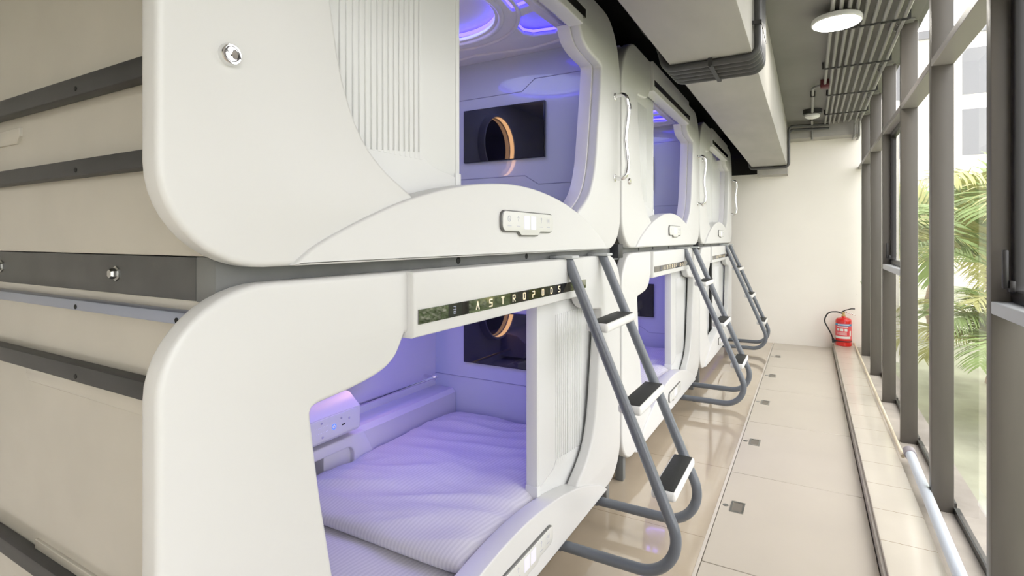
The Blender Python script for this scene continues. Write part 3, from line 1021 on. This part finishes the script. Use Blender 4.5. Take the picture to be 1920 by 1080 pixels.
# junction box and branch conduit to the small lamp
o = box('junction_box', (0.085, 5.24, CZ - 0.03), (0.15, 5.33, ZC), REDD, bev=0.006)
tag(o, 'dark reddish junction box at the end of a ceiling conduit', 'junction box')
o = tube('branch_conduit', fillet([(0.085, 5.30, CZ), (0.03, 5.33, CZ), (0.03, 7.18, CZ), (0.03, 7.19, 2.50), (0.03, 7.19, 2.49)], [0, 0.09, 0.03, 0.01, 0], 6), 0.0115, CONDUIT, None, 10)
tag(o, 'grey branch conduit curving from junction box to small lamp', 'conduit')
for k, y in enumerate((5.62, 6.75)):
    o = box('saddle_clip', (0.01, y - 0.010, CZ - 0.016), (0.05, y + 0.010, ZC), CLAMP, bev=0.003)
    tag(o, 'small dark clip on the branch conduit %s the small lamp' % ('before', 'behind')[k], 'clip', 'clips on the branch conduit')
# lamps
lamp((0.142, 3.68, 2.595), 'large round lit lamp under the ceiling conduits', True)
lamp((0.142, -0.9, 2.595), 'added unseen round lamp behind the viewer, lighting the capsule side', True)  # added out of view to brighten the cream end panel
t = thing('ceiling_lamp', 'small white round lamp near the far wall', 'ceiling lamp', (0.03, 6.44, 2.60))
lathe('lamp_base', [(0, 0.08), (0.09, 0.08), (0.09, 0.035), (0.07, 0.028), (0, 0.028)], (0, 0, 0), 'Z', CLAMP, t, 32)
lathe('lamp_diffuser', [(0, -0.012), (0.05, -0.008), (0.072, 0.006), (0.072, 0.028), (0, 0.028)], (0, 0, 0), 'Z', LWHITE, t, 32)
# conduits wrapping the beam
for k in range(5):
    y = 2.68 + 0.062 * k
    rr = 0.0165
    g = 2.18 - rr - 0.002
    pts = fillet([(-0.70 + 0.01 * k, y, 2.45), (-0.625, y, g), (-0.205, y, g), (-0.205, y, ZC - 0.03), (-0.13 + 0.0 * k, y, ZC - 0.03), (-0.13, y, ZC)], [0, 0.05, 0.05, 0.03, 0.02, 0], 7)
    o = tube('beam_conduit', pts, rr, CONDUITD, None, 12)
    tag(o, 'dark conduit bent under the ceiling beam, %s of the near bundle' % ('nearest', 'second', 'third middle one', 'fourth', 'farthest')[k], 'conduit', 'bundle of conduits bent round the beam')
for k, (a, b, ax) in enumerate(((-0.42, -0.400, 'x'), (2.30, 2.318, 'z'))):
    bm = bmesh.new()
    if ax == 'x':
        add_box(bm, (a, 2.655, 2.18 - 0.039), (b, 2.955, 2.18 - 0.0352), 0.001, 1)
        for yy in (2.655, 2.952):
            add_box(bm, (a, yy, 2.144), (b, yy + 0.003, 2.18))
        add_lathe(bm, [(0, 2.135), (0.008, 2.135), (0.008, 2.144), (0, 2.144)], ((a + b) / 2, 2.66, 0), 'Z', 10)
    else:
        add_box(bm, (-0.192, 2.655, a), (-0.188, 2.955, b), 0.001, 1)
        for yy in (2.655, 2.952):
            add_box(bm, (-0.228, yy, a), (-0.188, yy + 0.003, b))
    o = bm_obj('conduit_strap', bm, CLAMP)
    tag(o, 'dark strap holding the conduit bundle %s the beam' % ('under', 'on the side of')[k], 'strap', 'straps of the beam conduits')
for k in range(2):
    y = 6.98 + 0.05 * k
    g = 2.18 - 0.018
    pts = fillet([(-0.66, y, 2.40), (-0.62, y, g), (-0.208, y, g), (-0.208, y, ZC - 0.05 - 0.035 * k), (0.20, y + 0.10, ZC - 0.05 - 0.035 * k)], [0, 0.04, 0.05, 0.05, 0], 7)
    o = tube('beam_conduit', pts, 0.015, CONDUITD, None, 12)
    tag(o, 'dark conduit bent under the far end of the beam, %s one' % ('nearer', 'farther')[k], 'conduit', 'pair of conduits at the far end of the beam')
# black duct and cable above the capsules
bm = bmesh.new()
prof = []
pts, rads = [], []
for k in range(240):
    y = YN + 0.2 + (YB - YN - 0.5) * k / 239
    pts.append((-0.76, y, 2.555))
    rads.append(0.085 + 0.004 * (k % 2))
add_tube(bm, pts, rads, 20)
o = bm_obj('flexible_duct', bm, DUCT, None, 60)
tag(o, 'black ribbed duct above the capsule fronts', 'duct')
pts = []
for k in range(80):
    f = k / 79
    y = 1.2 + 5.6 * f
    pts.append((-0.70 + 0.03 * math.sin(f * 17), y, 2.40 - 0.05 * abs(math.sin(f * 9.5)) + 0.01 * math.sin(f * 40)))
o = tube('black_cable', pts, 0.006, RUBBER, None, 8)
tag(o, 'thin black cable sagging along the beam above the capsules', 'cable')

# ------------------------------------------------------------------ pipes by the windows
t = thing('drain_pipe', 'pale blue plastic pipe lying beside the tiled ledge', 'pipe', (0.48, 2.5, 0.105))
tube('pipe_barrel', [(0.017, 1.20, 0.0), (-0.005, 0, 0.0), (-0.05, -2.6, 0.0)], 0.0235, PVC, t, 20)
bm = bmesh.new()
d = Vector((0.022, 1.2, 0)).normalized()
e = Vector((0.017, 1.20, 0.0))
add_tube(bm, [e - d * 0.02, e + d * 0.045], 0.030, 20)
bm_obj('pipe_collar', bm, PVCC, t, 50)
bm = bmesh.new()
add_tube(bm, [e + d * 0.0452, e + d * 0.046], 0.024, 20)
bm_obj('pipe_mouth', bm, BLACK, t)
o = tube('thin_pipe', [(0.466, 3.72, 0.078), (0.466, 5.2, 0.078), (0.466, 7.44, 0.078)], 0.0105, CREAMP, None, 12)
tag(o, 'thin cream pipe running along the ledge to the far wall', 'pipe')

# ------------------------------------------------------------------ fire extinguisher
t = thing('fire_extinguisher', 'red fire extinguisher on the tiled ledge by the far wall', 'fire extinguisher', (0.352, 7.31, 0.067))
R = 0.083
lathe('cylinder_body', [(0, 0), (R - 0.006, 0), (R, 0.006), (R, 0.285)] + [(R * math.cos(a) ** .7, 0.285 + 0.045 * math.sin(a)) for a in [k * PI / 2 / 8 for k in range(1, 8)]] + [(0.022, 0.333), (0.020, 0.345), (0, 0.345)], (0, 0, 0), 'Z', RED, t, 40)
lathe('base_band', [(R + 0.0005, 0.050), (R + 0.003, 0.052), (R + 0.003, 0.062), (R + 0.0005, 0.064)], (0, 0, 0), 'Z', REDD, t, 40)
v = lathe('valve', [(0, 0.343), (0.021, 0.343), (0.021, 0.355), (0.014, 0.360), (0.014, 0.385), (0, 0.385)], (0, 0, 0), 'Z', BRASS, t, 20)
bm = bmesh.new()
add_tube(bm, fillet([(-0.02, 0, 0.385), (0.01, 0, 0.392), (0.07, -0.01, 0.375), (0.118, -0.015, 0.362)], 0.03), 0.006, 8)
bm_obj('carry_handle', bm, CHROME, v, 50)
bm = bmesh.new()
add_tube(bm, fillet([(-0.018, 0, 0.390), (0.02, -0.005, 0.414), (0.075, -0.012, 0.434), (0.112, -0.015, 0.436)], 0.03), 0.006, 8)
bm_obj('lever', bm, RUBBER, v, 50)
hp = fillet([(-0.012, 0, 0.372), (-0.06, -0.01, 0.392), (-0.155, -0.02, 0.385), (-0.20, -0.03, 0.28), (-0.125, -0.03, 0.13), (-0.100, -0.03, 0.05)], 0.09, 8)
h = tube('hose', hp, 0.0075, RUBBER, t, 10)
tube('nozzle', [(-0.108, -0.03, 0.085), (-0.098, -0.03, 0.03)], [0.012, 0.018], RUBBER, h, 12)
box('hose_clip', (-0.10, -0.045, 0.048), (-0.07, -0.01, 0.066), RUBBER, h, bev=0.003)


def wrap(name, a0, a1, z0, z1, m, parent, dr=0.0008, n=24):
    """a label band wrapped on the cylinder; angle 0 faces -y (the viewer), positive to the right"""
    bm = bmesh.new()
    rows = []
    for k in range(n + 1):
        a = math.radians(a0 + (a1 - a0) * k / n)
        rows.append([bm.verts.new(((R + r) * math.sin(a), -(R + r) * math.cos(a), z)) for r, z in ((0, z0), (dr, z0), (dr, z1), (0, z1))])
    for k in range(n):
        for j in range(3):
            bm.faces.new([rows[k][j], rows[k + 1][j], rows[k + 1][j + 1], rows[k][j + 1]])
    return bm_obj(name, bm, m, parent, 40)


lb = wrap('label_sheet', -75, 72, 0.085, 0.262, LABELR, t, 0.0008)
wrap('label_heading', -72, 66, 0.236, 0.260, LABELB, lb, 0.0013)
wrap('label_heading_text', -45, 40, 0.244, 0.254, LABELW, lb, 0.0018)
wrap('label_text_line', -50, 30, 0.220, 0.230, LABELW, lb, 0.0014)
for a in (-52, -24, 4):
    wrap('label_pictogram', a, a + 20, 0.176, 0.204, LABELW, lb, 0.0014, 6)
wrap('label_text_line', -55, 20, 0.158, 0.162, LABELW, lb, 0.0014)
wrap('label_text_line', -55, 20, 0.146, 0.150, LABELW, lb, 0.0014)
wrap('label_text_line', -55, 20, 0.134, 0.138, LABELW, lb, 0.0014)
wrap('label_side_text', 42, 56, 0.120, 0.180, LABELW, lb, 0.0014, 6)
wrap('label_footer', -72, 50, 0.090, 0.116, LABELW, lb, 0.0014)

# ------------------------------------------------------------------ outside: ground, hedge, palms, building
o = box('ground', (0.9, -30, -0.6), (60, 60, -0.5), GROUND)
struct(o, 'green ground outside the windows', 'ground')


def frond_mesh(seed, L=1.9, n=46):
    rnd = random.Random(seed)
    bm = bmesh.new()
    pts, tang = [], []
    p = Vector((0, 0, 0))
    el = math.radians(rnd.uniform(55, 70))
    for k in range(n + 1):
        f = k / n
        a = el - f * f * math.radians(105)
        d = Vector((math.cos(a), 0, math.sin(a)))
        pts.append(p.copy())
        tang.append(d)
        p = p + d * (L / n)
    add_tube(bm, pts, [0.014 * (1 - 0.85 * k / n) for k in range(n + 1)], 6)
    for k in range(4, n + 1):
        f = k / n
        ll = 0.62 * math.sin(PI * (0.12 + 0.84 * f)) ** .8 + 0.08
        for s in (-1, 1):
            d = tang[k]
            side = Vector((0, s, 0))
            out = (side * math.cos(math.radians(48)) + d * math.sin(math.radians(48)) + Vector((0, 0, rnd.uniform(-.25, .12)))).normalized()
            wv = d.cross(out).normalized() if abs(d.dot(out)) < .99 else Vector((0, 0, 1))
            wd = out.cross(wv).normalized()
            prev = None
            q = pts[k].copy()
            for j in range(5):
                g = j / 4
                wdt = 0.017 * (1 - g) ** .6 * (0.6 + 0.4 * min(1, g * 4)) + 0.0008
                o2 = (out + Vector((0, 0, -1)) * g * g * 0.9).normalized()
                a, b = bm.verts.new(q - wd * wdt), bm.verts.new(q + wd * wdt)
                if prev:
                    bm.faces.new([prev[0], prev[1], b, a]).material_index = 0
                prev = (a, b)
                q = q + o2 * (ll / 4)
    me = bpy.data.meshes.new('frond')
    bm.to_mesh(me)
    bm.free()
    return me


FR = []
for s in range(4):
    me = frond_mesh(s + 3)
    me.materials.append(TREELEAF if s % 2 else TREELEAF2)
    FR.append(me)


def palm(x, y, hgt, label, nf=15, sc=1.0, seed=1):
    rnd = random.Random(seed)
    t = thing('palm_tree', label, 'palm tree', (x, y, -0.5), 'palm trees outside the windows')
    n = 24
    tube('trunk', [(0.03 * math.sin(k * .5), 0.02 * math.cos(k * .4), hgt * k / n) for k in range(n + 1)], [0.10 - 0.03 * k / n + 0.006 * (k % 2) for k in range(n + 1)], TRUNK, t, 12)
    for k in range(nf):
        o = bpy.data.objects.new('frond', FR[k % 4])
        COL.objects.link(o)
        o.parent = t
        o.location = (0, 0, hgt)
        o.rotation_euler = (rnd.uniform(-.2, .2), rnd.uniform(-.35, .75), 2 * PI * k / nf + rnd.uniform(-.2, .2))
        s = sc * rnd.uniform(.8, 1.1)
        o.scale = (s, s, s)
    return t


palm(2.0, 8.6, 1.45, 'palm tree outside filling the window before the large right column', 22, 1.15, 1)
palm(3.6, 3.6, 1.3, 'palm tree outside, nearer to the viewer', 16, 1.1, 2)
palm(1.9, 11.8, 1.6, 'palm tree outside beyond the far window columns', 18, 1.1, 3)
palm(1.85, 7.2, 0.55, 'low bushy palm outside the window before the large right column', 22, 0.72, 4)
# hedge
bm = bmesh.new()
rnd = random.Random(5)
for k in range(9000):
    y = rnd.uniform(-1, 16)
    x = 4.2 + rnd.gauss(0, .35) + 0.1 * y
    z = -0.5 + abs(rnd.gauss(0, .45))
    a, b = rnd.uniform(0, 6.28), rnd.uniform(-1, 1)
    d = Vector((math.cos(a), math.sin(a), b)).normalized() * 0.06
    e = Vector((-math.sin(a), math.cos(a), rnd.uniform(-.5, .5))).normalized() * 0.028
    c = Vector((x, y, z))
    bm.faces.new([bm.verts.new(c - d), bm.verts.new(c + e), bm.verts.new(c + d), bm.verts.new(c - e)])
me = bpy.data.meshes.new('hedge')
bm.to_mesh(me)
bm.free()
tag(finish('hedge_foliage', me, HEDGE), 'dark green hedge foliage outside below the palms', 'hedge', None, 'stuff')
# building across the yard
t = thing('building', 'pale building across the yard seen through the glass', 'building', (6.0, 26.0, -0.5))
box('wall', (-4.5, 0, 0), (9, 8, 9.6), BUILD, t)
box('parapet', (-4.6, -0.15, 9.6), (9.1, 8.1, 9.9), BUILDG, t)
box('floor_band', (-4.6, -0.25, 4.1), (9.1, 0, 4.5), BUILD, t)
for zz in (1.6, 4.9, 7.2):
    for k in range(5):
        xx = -3.4 + 2.4 * k
        w = box('window_frame', (xx, -0.06, zz), (xx + 1.2, 0.02, zz + 1.9), BUILD, t)
        box('pane', (xx + 0.08, -0.08, zz + 0.08), (xx + 1.12, -0.055, zz + 1.82), BUILDG, w)

# ------------------------------------------------------------------ light
wd = bpy.data.worlds.new('world')
SC.world = wd
wd.use_nodes = True
bg = wd.node_tree.nodes['Background']
bg.inputs[0].default_value = (1.0, 0.987, 0.985, 1)
bg.inputs[1].default_value = 4.4

SC.view_settings.view_transform = 'Standard'
SC.view_settings.look = 'None'
SC.view_settings.gamma = 1
SC.view_settings.exposure = 0.0
SC.view_settings.use_curve_mapping = False
SC.cycles.use_denoising = True
SC.cycles.max_bounces = 10
SC.cycles.diffuse_bounces = 6
SC.cycles.sample_clamp_indirect = 6
